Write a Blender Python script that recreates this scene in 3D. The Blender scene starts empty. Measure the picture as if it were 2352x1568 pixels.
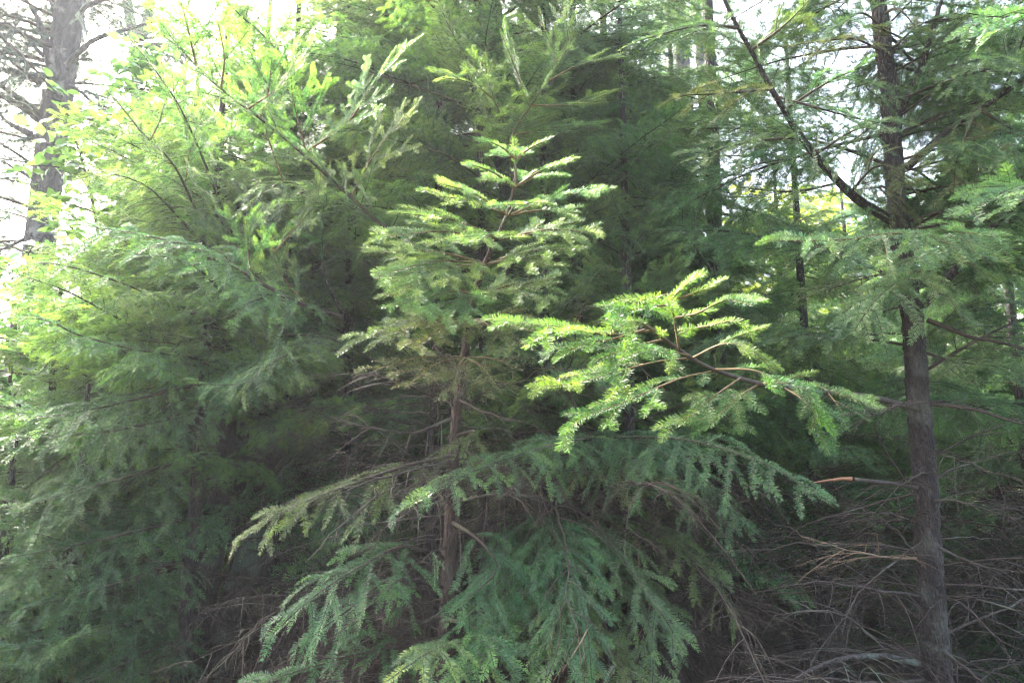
import bpy, math, random
import numpy as np
from mathutils import Vector, Matrix, noise as mnoise
C = bpy.context.scene
COL = C.collection
R = math.radians

# ------------------------------------------------------------------ camera
PITCH, CAMZ, LENS = 9.0, 1.6, 26.0
cam_d = bpy.data.cameras.new('camera'); cam = bpy.data.objects.new('camera', cam_d); COL.objects.link(cam)
cam_d.lens = LENS; cam_d.sensor_width = 36; cam_d.clip_start = 0.05; cam_d.clip_end = 2000
cam.location = (0, 0, CAMZ); cam.rotation_euler = (R(90 + PITCH), 0, 0)
C.camera = cam
# ------------------------------------------------------------------ sky + sun
SUN_AZ, SUN_EL = -46.0, 45.0        # azimuth from the viewing axis (negative = to the left), elevation
w = bpy.data.worlds.new('World'); C.world = w; w.use_nodes = True
nt = w.node_tree; bg = nt.nodes['Background']
sky = nt.nodes.new('ShaderNodeTexSky'); sky.sky_type = 'NISHITA'; sky.sun_disc = False
sky.sun_elevation = R(SUN_EL); sky.sun_rotation = R(SUN_AZ); sky.air_density = 1.0; sky.dust_density = 8.0; sky.ozone_density = 1.0
nt.links.new(sky.outputs[0], bg.inputs[0]); bg.inputs[1].default_value = 0.15
sd = bpy.data.lights.new('sun', 'SUN'); sd.energy = 3.4; sd.angle = R(0.6); sd.color = (1, 0.95, 0.86)
sun = bpy.data.objects.new('sun', sd); COL.objects.link(sun)
sdir = Vector((math.sin(R(SUN_AZ)) * math.cos(R(SUN_EL)), math.cos(R(SUN_AZ)) * math.cos(R(SUN_EL)), math.sin(R(SUN_EL))))
sun.rotation_euler = sdir.to_track_quat('Z', 'Y').to_euler(); sun.location = sdir * 60
C.view_settings.view_transform = 'Standard'; C.view_settings.look = 'None'; C.view_settings.gamma = 1
C.view_settings.exposure = 3.6
C.cycles.max_bounces = 8; C.cycles.diffuse_bounces = 4; C.cycles.glossy_bounces = 2
C.cycles.transmission_bounces = 4; C.cycles.volume_bounces = 0; C.cycles.use_denoising = True
C.cycles.sample_clamp_indirect = 6; C.cycles.filter_width = 1.2; C.cycles.use_adaptive_sampling = False

# ------------------------------------------------------------------ pixel + distance -> world point
F = LENS / 36 * 2352
cp, sp = math.cos(R(PITCH)), math.sin(R(PITCH))
def at(px, py, d):
    u = (px - 1176) / F * d; v = -(py - 784) / F * d
    return np.array([u, d * cp - v * sp, CAMZ + d * sp + v * cp])

# ------------------------------------------------------------------ materials
def mat(name):
    m = bpy.data.materials.new(name); m.use_nodes = True
    t = m.node_tree; t.nodes.clear(); return m, t, t.nodes.new
def leafmat(name, old, young, spread=0.25, trans=0.45, gloss=0.10, rough=0.48):
    m, t, N = mat(name)
    a = N('ShaderNodeAttribute'); a.attribute_name = 'young'
    b = N('ShaderNodeAttribute'); b.attribute_name = 'tint'
    oi = N('ShaderNodeObjectInfo')
    mx = N('ShaderNodeMix'); mx.data_type = 'RGBA'; mx.inputs[6].default_value = (*old, 1); mx.inputs[7].default_value = (*young, 1)
    t.links.new(a.outputs['Fac'], mx.inputs[0])
    hs = N('ShaderNodeHueSaturation')
    ad = N('ShaderNodeMath'); ad.operation = 'MULTIPLY_ADD'; ad.inputs[1].default_value = 0.05; ad.inputs[2].default_value = 0.475
    t.links.new(oi.outputs['Random'], ad.inputs[0]); t.links.new(ad.outputs[0], hs.inputs['Hue'])
    v = N('ShaderNodeMath'); v.operation = 'MULTIPLY_ADD'; v.inputs[1].default_value = 2 * spread; v.inputs[2].default_value = 1 - spread
    t.links.new(b.outputs['Fac'], v.inputs[0]); t.links.new(v.outputs[0], hs.inputs['Value'])
    t.links.new(mx.outputs[2], hs.inputs['Color'])
    d = N('ShaderNodeBsdfDiffuse'); tr = N('ShaderNodeBsdfTranslucent'); g = N('ShaderNodeBsdfGlossy'); g.inputs['Roughness'].default_value = rough
    t.links.new(hs.outputs[0], d.inputs[0]); 
    tc = N('ShaderNodeMix'); tc.data_type = 'RGBA'; tc.blend_type = 'MULTIPLY'; tc.inputs[0].default_value = 1; tc.inputs[7].default_value = (1.35, 1.4, 0.85, 1)
    t.links.new(hs.outputs[0], tc.inputs[6]); t.links.new(tc.outputs[2], tr.inputs[0])
    m1 = N('ShaderNodeMixShader'); m1.inputs[0].default_value = trans
    t.links.new(d.outputs[0], m1.inputs[1]); t.links.new(tr.outputs[0], m1.inputs[2])
    lw = N('ShaderNodeFresnel'); lw.inputs[0].default_value = 1.4
    fm = N('ShaderNodeMath'); fm.operation = 'MULTIPLY_ADD'; fm.inputs[1].default_value = .32; fm.inputs[2].default_value = gloss * .4; fm.use_clamp = True
    t.links.new(lw.outputs[0], fm.inputs[0])
    m2 = N('ShaderNodeMixShader'); t.links.new(fm.outputs[0], m2.inputs[0])
    t.links.new(m1.outputs[0], m2.inputs[1]); t.links.new(g.outputs[0], m2.inputs[2])
    o = N('ShaderNodeOutputMaterial'); t.links.new(m2.outputs[0], o.inputs[0])
    return m
def woodmat(name, c1, c2, c3, scale=20, bump=0.6, moss=0.0, stretch=0.3):
    m, t, N = mat(name)
    tc = N('ShaderNodeTexCoord'); mp = N('ShaderNodeMapping'); mp.inputs['Scale'].default_value = (1, 1, stretch)
    t.links.new(tc.outputs['Object'], mp.inputs[0])
    n = N('ShaderNodeTexNoise'); n.inputs['Scale'].default_value = scale; n.inputs['Detail'].default_value = 8; n.inputs['Roughness'].default_value = .7
    vo = N('ShaderNodeTexVoronoi'); vo.inputs['Scale'].default_value = scale * 2.2; vo.feature = 'DISTANCE_TO_EDGE'
    t.links.new(mp.outputs[0], n.inputs[0]); t.links.new(mp.outputs[0], vo.inputs[0])
    cr = N('ShaderNodeValToRGB'); cr.color_ramp.elements[0].position = .35; cr.color_ramp.elements[1].position = .7
    cr.color_ramp.elements[0].color = (*c1, 1); cr.color_ramp.elements[1].color = (*c2, 1)
    t.links.new(n.outputs[0], cr.inputs[0])
    n2 = N('ShaderNodeTexNoise'); n2.inputs['Scale'].default_value = 5; n2.inputs['Detail'].default_value = 6
    t.links.new(tc.outputs['Object'], n2.inputs[0])
    c2r = N('ShaderNodeValToRGB'); c2r.color_ramp.elements[0].position = .56 - moss; c2r.color_ramp.elements[1].position = .66 - moss
    t.links.new(n2.outputs[0], c2r.inputs[0])
    mx = N('ShaderNodeMix'); mx.data_type = 'RGBA'; mx.inputs[7].default_value = (*c3, 1)
    t.links.new(c2r.outputs[0], mx.inputs[0]); t.links.new(cr.outputs[0], mx.inputs[6])
    b = N('ShaderNodeBump'); b.inputs['Strength'].default_value = bump; b.inputs['Distance'].default_value = .02
    ad = N('ShaderNodeMath'); ad.operation = 'MULTIPLY_ADD'; ad.inputs[1].default_value = 1.5
    t.links.new(vo.outputs[0], ad.inputs[0]); t.links.new(n.outputs[0], ad.inputs[2]); t.links.new(ad.outputs[0], b.inputs['Height'])
    p = N('ShaderNodeBsdfPrincipled'); p.inputs['Roughness'].default_value = .85
    t.links.new(mx.outputs[2], p.inputs['Base Color']); t.links.new(b.outputs[0], p.inputs['Normal'])
    o = N('ShaderNodeOutputMaterial'); t.links.new(p.outputs[0], o.inputs[0])
    return m
def flatmat(name, c, rough=.7):
    m, t, N = mat(name); n = N('ShaderNodeTexNoise'); n.inputs['Scale'].default_value = 60; n.inputs['Detail'].default_value = 4
    h = N('ShaderNodeMix'); h.data_type = 'RGBA'; h.inputs[6].default_value = (*[x * .55 for x in c], 1); h.inputs[7].default_value = (*c, 1)
    t.links.new(n.outputs[0], h.inputs[0])
    p = N('ShaderNodeBsdfPrincipled'); p.inputs['Roughness'].default_value = rough; t.links.new(h.outputs[2], p.inputs['Base Color'])
    o = N('ShaderNodeOutputMaterial'); t.links.new(p.outputs[0], o.inputs[0]); return m
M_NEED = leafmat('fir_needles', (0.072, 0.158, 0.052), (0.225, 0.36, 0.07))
M_NEEDB = leafmat('fir_needles_blueish', (0.062, 0.138, 0.046), (0.18, 0.33, 0.07))
M_OLIVE = leafmat('fir_needles_olive', (0.095, 0.125, 0.03), (0.24, 0.35, 0.07))
M_DARK = leafmat('larch_needles', (0.03, 0.06, 0.04), (0.08, 0.15, 0.05))
M_HERO = leafmat('fresh_fir_needles', (0.050, 0.115, 0.030), (0.175, 0.30, 0.030), gloss=.03, rough=.6)
M_MID = leafmat('fir_needles_light', (0.092, 0.19, 0.068), (0.22, 0.36, 0.09))
M_LEAF = leafmat('broad_leaves', (0.05, 0.13, 0.04), (0.085, 0.18, 0.05), trans=.5, gloss=.07)
M_LEAFY = leafmat('yellow_green_leaves', (0.16, 0.27, 0.04), (0.36, 0.42, 0.07), trans=.55, gloss=.04)
M_BARK = woodmat('dark_bark', (0.014, 0.010, 0.009), (0.065, 0.046, 0.038), (0.085, 0.08, 0.065), 30, 1.0)
M_BARKR = woodmat('reddish_bark', (0.025, 0.015, 0.012), (0.09, 0.055, 0.042), (0.13, 0.13, 0.10), 34)
M_BARKG = woodmat('grey_bark', (0.025, 0.02, 0.02), (0.085, 0.072, 0.07), (0.16, 0.15, 0.135), 12)
M_LICH = woodmat('lichen_bark', (0.03, 0.024, 0.02), (0.09, 0.07, 0.055), (0.12, 0.15, 0.11), 20, moss=.08)
M_TWIG = woodmat('twig_wood', (0.022, 0.015, 0.010), (0.065, 0.042, 0.028), (0.10, 0.085, 0.05), 40, .2)
M_SHOOT = woodmat('young_shoot_wood', (0.07, 0.045, 0.02), (0.17, 0.11, 0.045), (0.12, 0.12, 0.05), 40, .1)
M_DEAD = woodmat('dead_twig_wood', (0.024, 0.016, 0.012), (0.07, 0.047, 0.034), (0.09, 0.085, 0.065), 25, .3)
M_TAN = woodmat('tan_twig_wood', (0.14, 0.09, 0.055), (0.28, 0.19, 0.12), (0.2, 0.14, 0.09), 25, .3)
M_SPLIT = flatmat('split_orange_wood', (0.22, 0.105, 0.055))

# ------------------------------------------------------------------ mesh helpers (numpy)
def nrm(a): return a / np.maximum(np.linalg.norm(a, axis=-1, keepdims=True), 1e-9)
def mesh_from(name, V, Fq, mats, attrs=None, smooth=False, tris=None):
    me = bpy.data.meshes.new(name)
    V = np.asarray(V, np.float32).reshape(-1, 3); Fq = np.asarray(Fq, np.int32).reshape(-1, 4)
    nt_ = 0 if tris is None else len(tris)
    me.vertices.add(len(V)); me.vertices.foreach_set('co', V.ravel())
    nl = len(Fq) * 4 + nt_ * 3
    me.loops.add(nl); me.polygons.add(len(Fq) + nt_)
    li = Fq.ravel() if not nt_ else np.concatenate([Fq.ravel(), np.asarray(tris, np.int32).ravel()])
    me.loops.foreach_set('vertex_index', li)
    st = np.arange(len(Fq)) * 4
    if nt_: st = np.concatenate([st, len(Fq) * 4 + np.arange(nt_) * 3])
    me.polygons.foreach_set('loop_start', st.astype(np.int32))
    if smooth: me.polygons.foreach_set('use_smooth', np.ones(len(st), bool))
    me.update(calc_edges=True)
    for m in mats: me.materials.append(m)
    for k, a in (attrs or {}).items():
        at_ = me.attributes.new(k, 'FLOAT', 'POINT'); at_.data.foreach_set('value', np.asarray(a, np.float32).ravel())
    return me
def resample(pts, K):
    """smooth polyline through pts, K points evenly spaced along its length"""
    p = np.asarray(pts, float)
    if len(p) > 2:
        q = [p[0]]
        ext = np.vstack([2 * p[0] - p[1], p, 2 * p[-1] - p[-2]])
        for i in range(1, len(ext) - 2):
            a, b, c, d = ext[i - 1:i + 3]
            for s in np.linspace(0, 1, 9)[1:]:
                q.append(.5 * ((2 * b) + (c - a) * s + (2 * a - 5 * b + 4 * c - d) * s * s + (3 * b - a - 3 * c + d) * s ** 3))
        p = np.array(q)
    s = np.concatenate([[0], np.cumsum(np.linalg.norm(np.diff(p, axis=0), axis=1))])
    t = np.linspace(0, s[-1], K)
    return np.stack([np.interp(t, s, p[:, i]) for i in range(3)], 1)
def tubes(P, r0, r1, sides=4, rough=0.0, rng=None, pw=1.0):
    """P (N,K,3) polylines -> verts, quads; r0,r1 arrays (N,)"""
    N, K, _ = P.shape
    T = nrm(np.gradient(P, axis=1))
    ref = np.where(np.abs(T[..., 2:3]) > .9, np.array([1., 0, 0]), np.array([0, 0, 1.]))
    if K > 0: ref = np.repeat(ref[:, :1], K, 1)
    A = nrm(np.cross(T, ref)); B = np.cross(T, A)
    ang = np.arange(sides) / sides * 2 * np.pi
    t = np.linspace(0, 1, K)[None, :] ** pw
    r = np.asarray(r0)[:, None] * (1 - t) + np.asarray(r1)[:, None] * t
    rr = np.repeat(r[:, :, None], sides, 2)
    if rough: rr = rr * (1 + rough * rng.standard_normal(rr.shape))
    V = P[:, :, None] + rr[..., None] * (A[:, :, None] * np.cos(ang)[None, None, :, None] + B[:, :, None] * np.sin(ang)[None, None, :, None])
    i = np.arange(N)[:, None, None] * K * sides; k = np.arange(K - 1)[None, :, None] * sides; s = np.arange(sides)[None, None, :]
    s2 = (s + 1) % sides
    Fq = np.stack([i + k + s, i + k + s2, i + k + sides + s2, i + k + sides + s], -1)
    return V.reshape(-1, 3), Fq.reshape(-1, 4)
class Wood:
    def __init__(s): s.V, s.F, s.n = [], [], 0
    def add(s, V, Fq): s.V.append(V); s.F.append(Fq + s.n); s.n += len(V)
    def mesh(s, name, m, smooth=True, off=None):
        V = np.vstack(s.V)
        if off is not None: V = V - off
        return mesh_from(name, V, np.vstack(s.F), [m], smooth=smooth)

def interp(P, i, t):
    K = P.shape[1]; x = np.clip(t, 0, .9999) * (K - 1); k = x.astype(int); f = (x - k)[:, None]
    a, b = P[i, k], P[i, k + 1]
    return a * (1 - f) + b * f, nrm(b - a)
def spawn(P, Nn, L, rng, lo, hi, spacing, ang, lenf, K=5, lift=0.0, droop=0.0, curl=0.3, minlen=.03, jit=.35, nz=1.):
    """side shoots in the flat plane of each parent shoot, both sides"""
    cnt = np.maximum(((hi - lo) * L / spacing).astype(int), 0)
    idx = np.repeat(np.arange(len(P)), cnt)
    if len(idx) == 0: return None
    o = np.arange(len(idx)) - np.repeat(np.cumsum(cnt) - cnt, cnt)
    t = lo + (hi - lo) * (o + .5 + rng.uniform(-.5, .5, len(idx)) * .8) / cnt[idx]
    sg = np.where(o % 2 == 0, 1., -1.)
    p, T = interp(P, idx, t)
    N0 = nrm(Nn[idx] - T * (Nn[idx] * T).sum(1, keepdims=True))
    S = np.cross(N0, T) * sg[:, None]
    a = (ang + rng.normal(0, .13, len(idx)))[:, None]
    D = nrm(T * np.cos(a) + S * np.sin(a) + N0 * (lift + rng.normal(0, .22 * nz, len(idx)))[:, None])
    ln = lenf(t, L[idx]) * rng.uniform(1 - jit, 1 + jit * .3, len(idx))
    keep = ln > minlen
    idx, p, T, N0, D, ln, t = idx[keep], p[keep], T[keep], N0[keep], D[keep], ln[keep], t[keep]
    if len(idx) == 0: return None
    s = np.linspace(0, 1, K)[None, :, None]; l = ln[:, None, None]
    wob = rng.normal(0, .05, (len(idx), 1, 3)) * l
    Q = p[:, None] + D[:, None] * s * l + T[:, None] * curl * l * s * s * .6 + wob * s * s
    Q[..., 2] -= droop * (ln[:, None] ** 1.2) * (s[..., 0] ** 2) * 1.3
    return Q, nrm(N0 + rng.normal(0, .30 * nz, N0.shape)), ln, t, idx
def needles(P, Nn, L, rng, ns, nl, nw, rows=3, young=0.5, ylen=.07, yprob=.6, t0=0.0, base_young=None):
    cnt = np.maximum(((1 - t0) * L / ns).astype(int), 2)
    idx = np.repeat(np.arange(len(P)), cnt)
    o = np.arange(len(idx)) - np.repeat(np.cumsum(cnt) - cnt, cnt)
    t = t0 + (1 - t0) * (o + rng.uniform(0, 1, len(idx))) / cnt[idx]
    p, T = interp(P, idx, t)
    N0 = nrm(Nn[idx] - T * (Nn[idx] * T).sum(1, keepdims=True)); S = np.cross(N0, T)
    Vs, ys, ts = [], [], []
    yb = (rng.uniform(0, 1, len(P)) < yprob) * rng.uniform(.5, 1, len(P)) * young
    shoot_tint = rng.uniform(0, 1, len(P))
    for row in range(rows):
        n = len(idx)
        sg = (1., -1., rng.choice([1., -1.], n))[row] if row < 3 else rng.choice([1., -1.], n)
        b = R(58) + rng.normal(0, .14, n); up = (rng.normal(.22, .12, n) if row < 2 else rng.normal(.75, .25, n))
        prog = np.clip((1 - t) * L[idx] / .02, 0.0, 1)
        b = b * (.45 + .55 * prog)
        sgn = np.asarray(sg) * np.ones(n)
        D = nrm(T * np.cos(b)[:, None] + S * (sgn * np.sin(b) * (1 if row < 2 else .5))[:, None] + N0 * up[:, None] * (1 if row != 3 else -.6))
        ln = nl * rng.uniform(.75, 1.1, n) * (1 if row < 2 else .7)
        ln = ln * (.6 + .4 * prog)
        W = nrm(np.cross(D, N0 + rng.normal(0, .35, (n, 3)))) * (nw * .5)
        q = p + D * ln[:, None]
        Vs.append(np.stack([p - W * .7, p + W * .7, q + W * .75, q - W * .75], 1))
        y = np.clip((L[idx] * (t - 1) + ylen) / .015, 0, 1) * yb[idx]
        ys.append(np.repeat(y[:, None], 4, 1)); tt = np.clip(shoot_tint[idx] * .6 + rng.uniform(0, .4, n), 0, 1)
        ts.append(np.repeat(tt[:, None], 4, 1))
    V = np.concatenate(Vs).reshape(-1, 3)
    return V, np.concatenate(ys).ravel(), np.concatenate(ts).ravel()

def bough_geo(pts, seed=0, lat=.42, spacing=.045, bare=.1, ang=58, droop=.25, lift=.05, ns=.0034, nl=.017, nw=.0022,
              young=.6, ylen=.06, yprob=.6, r0=.009, r1=.0015, normal=None, lvl3=True, sub=.42, axis_needles=True, rows=3, K=16, sub_sp=.044, jit=.35, wob=0.0, tilt=-.55, nz=1.):
    rng = np.random.default_rng(seed)
    P = resample(pts, K)[None]
    L = np.linalg.norm(np.diff(P[0], axis=0), axis=1).sum()
    if wob: P = P + np.cumsum(rng.normal(0, wob * L / K, P.shape), 1) * np.linspace(0, 1, K)[None, :, None]
    Nn = np.array([[0, 0, 1.]]) if normal is None else np.array([normal], float)
    if normal is None: Nn = nrm(Nn + np.array([[0, tilt, 0]]))
    wd = Wood(); Vs, ys, ts = [], [], []
    wd.add(*tubes(P, [r0], [r1], 6))
    La = np.array([L])
    if axis_needles:
        V, y, t = needles(P, Nn, La, rng, ns, nl, nw, rows, young, ylen * 1.5, 1., t0=max(bare, .45)); Vs.append(V); ys.append(y); ts.append(t)
    f1 = lambda t, l: lat * np.clip((t - bare * .4) / .22, .35, 1) * np.power(np.clip(1 - t, 0, 1), .75) + .055
    g1 = spawn(P, Nn, La, rng, bare, .985, spacing, R(ang), f1, 7, lift, droop, .3, jit=jit, nz=nz)
    if g1:
        Q, N1, L1, t1, _ = g1
        wd.add(*tubes(Q, .0011 + L1 * .004, np.full(len(L1), .0008), 4))
        V, y, t = needles(Q, N1, L1, rng, ns, nl, nw, rows, young, ylen, yprob, t0=.08); Vs.append(V); ys.append(y); ts.append(t)
        f2 = lambda t, l: sub * l * np.power(np.clip(1 - t, 0, 1), .8) + .035
        m = L1 > .07
        g2 = spawn(Q[m], N1[m], L1[m], rng, .14, .95, sub_sp, R(52), f2, 5, lift, droop, .25, .028, nz=nz) if m.any() else None
        if g2:
            Q2, N2, L2, _, _ = g2
            wd.add(*tubes(Q2, np.full(len(L2), .0011), np.full(len(L2), .0006), 3))
            V, y, t = needles(Q2, N2, L2, rng, ns, nl * .95, nw, rows, young, ylen * .8, yprob); Vs.append(V); ys.append(y); ts.append(t)
            m = L2 > .10
            if lvl3 and m.any():
                g3 = spawn(Q2[m], N2[m], L2[m], rng, .2, .95, sub_sp, R(50), f2, 4, lift, droop, .25, .022, nz=nz)
                if g3:
                    V, y, t = needles(g3[0], g3[1], g3[2], rng, ns, nl * .9, nw, rows, young, ylen * .7, yprob); Vs.append(V); ys.append(y); ts.append(t)
    V = np.vstack(Vs)
    return wd, V, np.concatenate(ys), np.concatenate(ts)
def needle_mesh(name, V, y, t, m, off=None):
    if off is not None: V = V - off
    return mesh_from(name, V, np.arange(len(V)).reshape(-1, 4), [m], {'young': y, 'tint': t})
def bare_geo(pts, seed=0, lat=.35, spacing=.07, r0=.0055, r1=.001, droop=.5, sub=.45, K=14, ang=50, wob=.06, curl=.3, lo=.12):
    rng = np.random.default_rng(seed)
    P = resample(pts, K)[None]; L = np.linalg.norm(np.diff(P[0], axis=0), axis=1).sum()
    P = P + np.cumsum(rng.normal(0, wob * L / K, P.shape), 1) * np.minimum(np.linspace(0, 3, K), 1)[None, :, None]
    Nn = nrm(np.array([[0, 0, 1.]]) + rng.normal(0, .3, (1, 3)))
    wd = Wood(); wd.add(*tubes(P, [r0], [r1], 6))
    f1 = lambda t, l: lat * np.power(np.clip(1 - t, 0, 1), .6) + .04
    g = spawn(P, Nn, np.array([L]), rng, lo, .98, spacing, R(ang), f1, 7, .1, droop, curl, jit=.75)
    if g:
        Q, N1, L1, _, _ = g
        Q = Q + np.cumsum(rng.normal(0, .035, Q.shape), 1) * L1[:, None, None] * .3 * np.linspace(0, 1, 7)[None, :, None]
        wd.add(*tubes(Q, .0011 + L1 * .005, np.full(len(L1), .0006), 4))
        m = L1 > .08
        if m.any():
            g2 = spawn(Q[m], N1[m], L1[m], rng, .2, .95, .05, R(45), lambda t, l: sub * l * (1 - t) + .02, 5, .1, droop, .4, .02, jit=.7)
            if g2: wd.add(*tubes(g2[0], np.full(len(g2[2]), .0010), np.full(len(g2[2]), .0005), 3))
    return wd

# ------------------------------------------------------------------ object helpers
def link(name, data, parent=None, loc=(0, 0, 0)):
    o = bpy.data.objects.new(name, data); COL.objects.link(o); o.location = loc
    if parent is not None: o.parent = parent
    return o
def tag(o, label=None, cat=None, group=None, kind=None):
    for k, v in (('label', label), ('category', cat), ('group', group), ('kind', kind)):
        if v: o[k] = v
    return o
RG = random.Random(11)
class Tree:
    def __init__(s, name, label, cat, base, group=None):
        s.base = np.array(base, float); s.root = tag(link(name, None, loc=base), label, cat, group); s.root.empty_display_size = .2; s.nb = s.nd = 0; s.reg = []
    def trunk(s, pts, r0, r1, m, sides=16, K=60, rough=.05, seed=1, name='trunk', pw=1.0, relief=0., flare=True, bend=.4):
        rng = np.random.default_rng(seed)
        P = resample(pts, K); L = np.linalg.norm(P[-1] - P[0])
        P = P + np.cumsum(rng.normal(0, bend * .004, P.shape), 0) * np.linspace(0, 1, K)[:, None]
        V, Fq = tubes(P[None], [r0], [r1], sides, rough, rng, pw)
        if relief:
            VV = V.reshape(K, sides, 3); Cn = P[:, None]; rad = VV - Cn
            cs = 60.
            h = np.array([[mnoise.noise(Vector((c[0] * cs, c[1] * cs, c[2] * cs * .35))) + .5 * mnoise.noise(Vector((c[0] * cs * 2.3, c[1] * cs * 2.3, c[2] * cs))) for c in row] for row in VV])
            V = (Cn + rad * (1 + relief * h[..., None])).reshape(-1, 3)
        if flare:
            VV = V.reshape(K, sides, 3); z = P[:, 2]
            f = 1 + .7 * np.exp(-np.clip(z - z[0], 0, None) / .18)
            VV = P[:, None] + (VV - P[:, None]) * f[:, None, None]; V = VV.reshape(-1, 3)
        o = link(name, mesh_from(name, V - P[0], Fq, [m], smooth=True), s.root, P[0] - s.base)
        s.P = P; return o
    def bough(s, pts, m=None, wm=None, name='bough', **k):
        wd, V, y, t = bough_geo(pts, **k); off = np.array(pts[0], float); s.reg.append(resample(pts, 40))
        b = link(name, wd.mesh('bough', wm or M_TWIG, off=off), s.root, off - s.base)
        link('needles', needle_mesh('needles', V, y, t, m or M_NEED, off), b); s.nb += 1
        return b
    def grow(s, px, fwd=.04):
        """screen points -> 3D path rooted on the nearest limb of this tree"""
        Q = np.vstack(s.reg + [s.P]); y = Q[:, 1] * cp + (Q[:, 2] - CAMZ) * sp; z = (Q[:, 2] - CAMZ) * cp - Q[:, 1] * sp
        u = 1176 + Q[:, 0] / y * F; v = 784 - z / y * F
        k = int(np.argmin((u - px[0][0]) ** 2 + (v - px[0][1]) ** 2)); d = y[k]
        return [Q[k]] + [at(a, b, d - fwd * (i + 1)) for i, (a, b) in enumerate(px[1:])]
    def bare(s, pts, m=None, name='dead_branch', **k):
        wd = bare_geo(pts, **k); off = np.array(pts[0], float); s.nd += 1
        return link(name, wd.mesh('dead_branch', m or M_DEAD, off=off), s.root, off - s.base)
    def inst(s, lib, p, d, roll=0., sc=1.):
        """a library bough grown from p towards d"""
        d = Vector(d).normalized(); z = Vector((0, 0, 1)); y = z.cross(d).normalized(); zz = d.cross(y)
        M = Matrix((d, y, zz)).transposed().to_4x4() @ Matrix.Rotation(roll, 4, 'X') @ Matrix.Scale(sc, 4)
        M.translation = Vector(np.asarray(p) - s.base)
        wood, need = lib
        b = link('bough' if need else 'dead_branch', wood, s.root); b.matrix_local = M
        if need: link('needles', need, b); s.nb += 1
        else: s.nd += 1
        return b
# library of shared boughs: along +X, z up
def curve(L, a, b, n=5):   # rise a, sag b
    x = np.linspace(0, 1, n); return np.stack([x * L, np.zeros(n), L * (a * x - b * x * x)], 1)
LIB = {}
def make_lib(key, L, a, b, m, n=3, **k):
    LIB[key] = []
    for i in range(n):
        wd, V, y, t = bough_geo(curve(L, a, b), seed=hash_(key) + i, wob=.06, tilt=0., **k)
        LIB[key].append((wd.mesh('bough', M_TWIG), needle_mesh('needles', V, y, t, m)))
def hash_(s): return sum(ord(c) * (i + 7) for i, c in enumerate(s)) % 9973
make_lib('near_long', 1.7, .15, .28, M_NEED, 5, lat=.62, spacing=.038, r0=.011, ns=.0048, droop=.45, young=.6, nl=.022, nw=.0030)
make_lib('near_mid', 1.1, .2, .25, M_NEED, 4, lat=.48, spacing=.036, r0=.008, ns=.0048, droop=.4, young=.6, nl=.022, nw=.0030)
make_lib('near_up', .8, .35, .05, M_NEED, 4, lat=.3, r0=.007, ns=.0048, droop=.05, young=.95, nl=.022, nw=.0030, ylen=.08)
make_lib('sunny', 1.6, .25, .2, M_NEED, 5, lat=.55, spacing=.038, r0=.010, ns=.0048, droop=.3, young=1., yprob=.9, ylen=.10, nl=.022, nw=.0030)  # more and longer pale tips put strong sunlight into the needle colour
make_lib('droop', 1.4, .05, .5, M_NEEDB, 4, lat=.5, spacing=.036, r0=.009, ns=.0048, droop=1.0, young=.4, nl=.021, nw=.0030)
make_lib('mid', 1.9, .1, .25, M_MID, 5, lat=.75, spacing=.050, sub_sp=.04, r0=.012, ns=.012, nl=.031, droop=.4, young=.8, yprob=.5, ylen=.08, nw=.0072)
make_lib('far', 2.5, .1, .25, M_NEEDB, 4, lat=.95, spacing=.075, sub_sp=.06, r0=.016, ns=.020, nl=.050, droop=.5, young=.7, yprob=.5, ylen=.12, nw=.0125, lvl3=False)
make_lib('larch', 2.6, .2, .2, M_DARK, 3, lat=.9, spacing=.12, sub_sp=.10, r0=.03, ns=.010, nl=.038, droop=.5, young=.3, nw=.012, lvl3=False)
LIB['dead'] = [(bare_geo(curve(1.1, .05 + .1 * i, .25), seed=300 + i, lat=.35, droop=.8 - .1 * i, wob=.12).mesh('dead_branch', M_DEAD), None) for i in range(6)]
LIB['dead_dark'] = [(bare_geo(curve(1.3, .05 + .1 * i, .3), seed=350 + i, lat=.4, spacing=.05, droop=.8, wob=.12).mesh('dead_branch', M_TWIG), None) for i in range(4)]

def fill(tr, key, n, zlo, zhi, az=(0, 360), scale=(.8, 1.2), taper=.0, pitch=(-10, 25), seed=0, ztop=None):
    """whorls of library boughs around a tree's trunk between two heights; az in degrees, 0 = away from the viewer, 90 = right, 270 = left, 180 = to the viewer"""
    rg = random.Random(seed); P = tr.P; ztop = ztop or P[-1][2]
    for i in range(n):
        z = zlo + (zhi - zlo) * (i + rg.random()) / n
        k = int(np.argmin(np.abs(P[:, 2] - z))); p = P[k]
        a = R(rg.uniform(*az)); pt = R(rg.uniform(*pitch))
        d = (math.sin(a) * math.cos(pt), math.cos(a) * math.cos(pt), math.sin(pt))
        sc = rg.uniform(*scale) * (1 - taper * max(0, (z - zlo)) / max(ztop - zlo, .1))
        tr.inst(rg.choice(LIB[key]), p, d, rg.uniform(-.7, .7), max(sc, .25))

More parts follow.
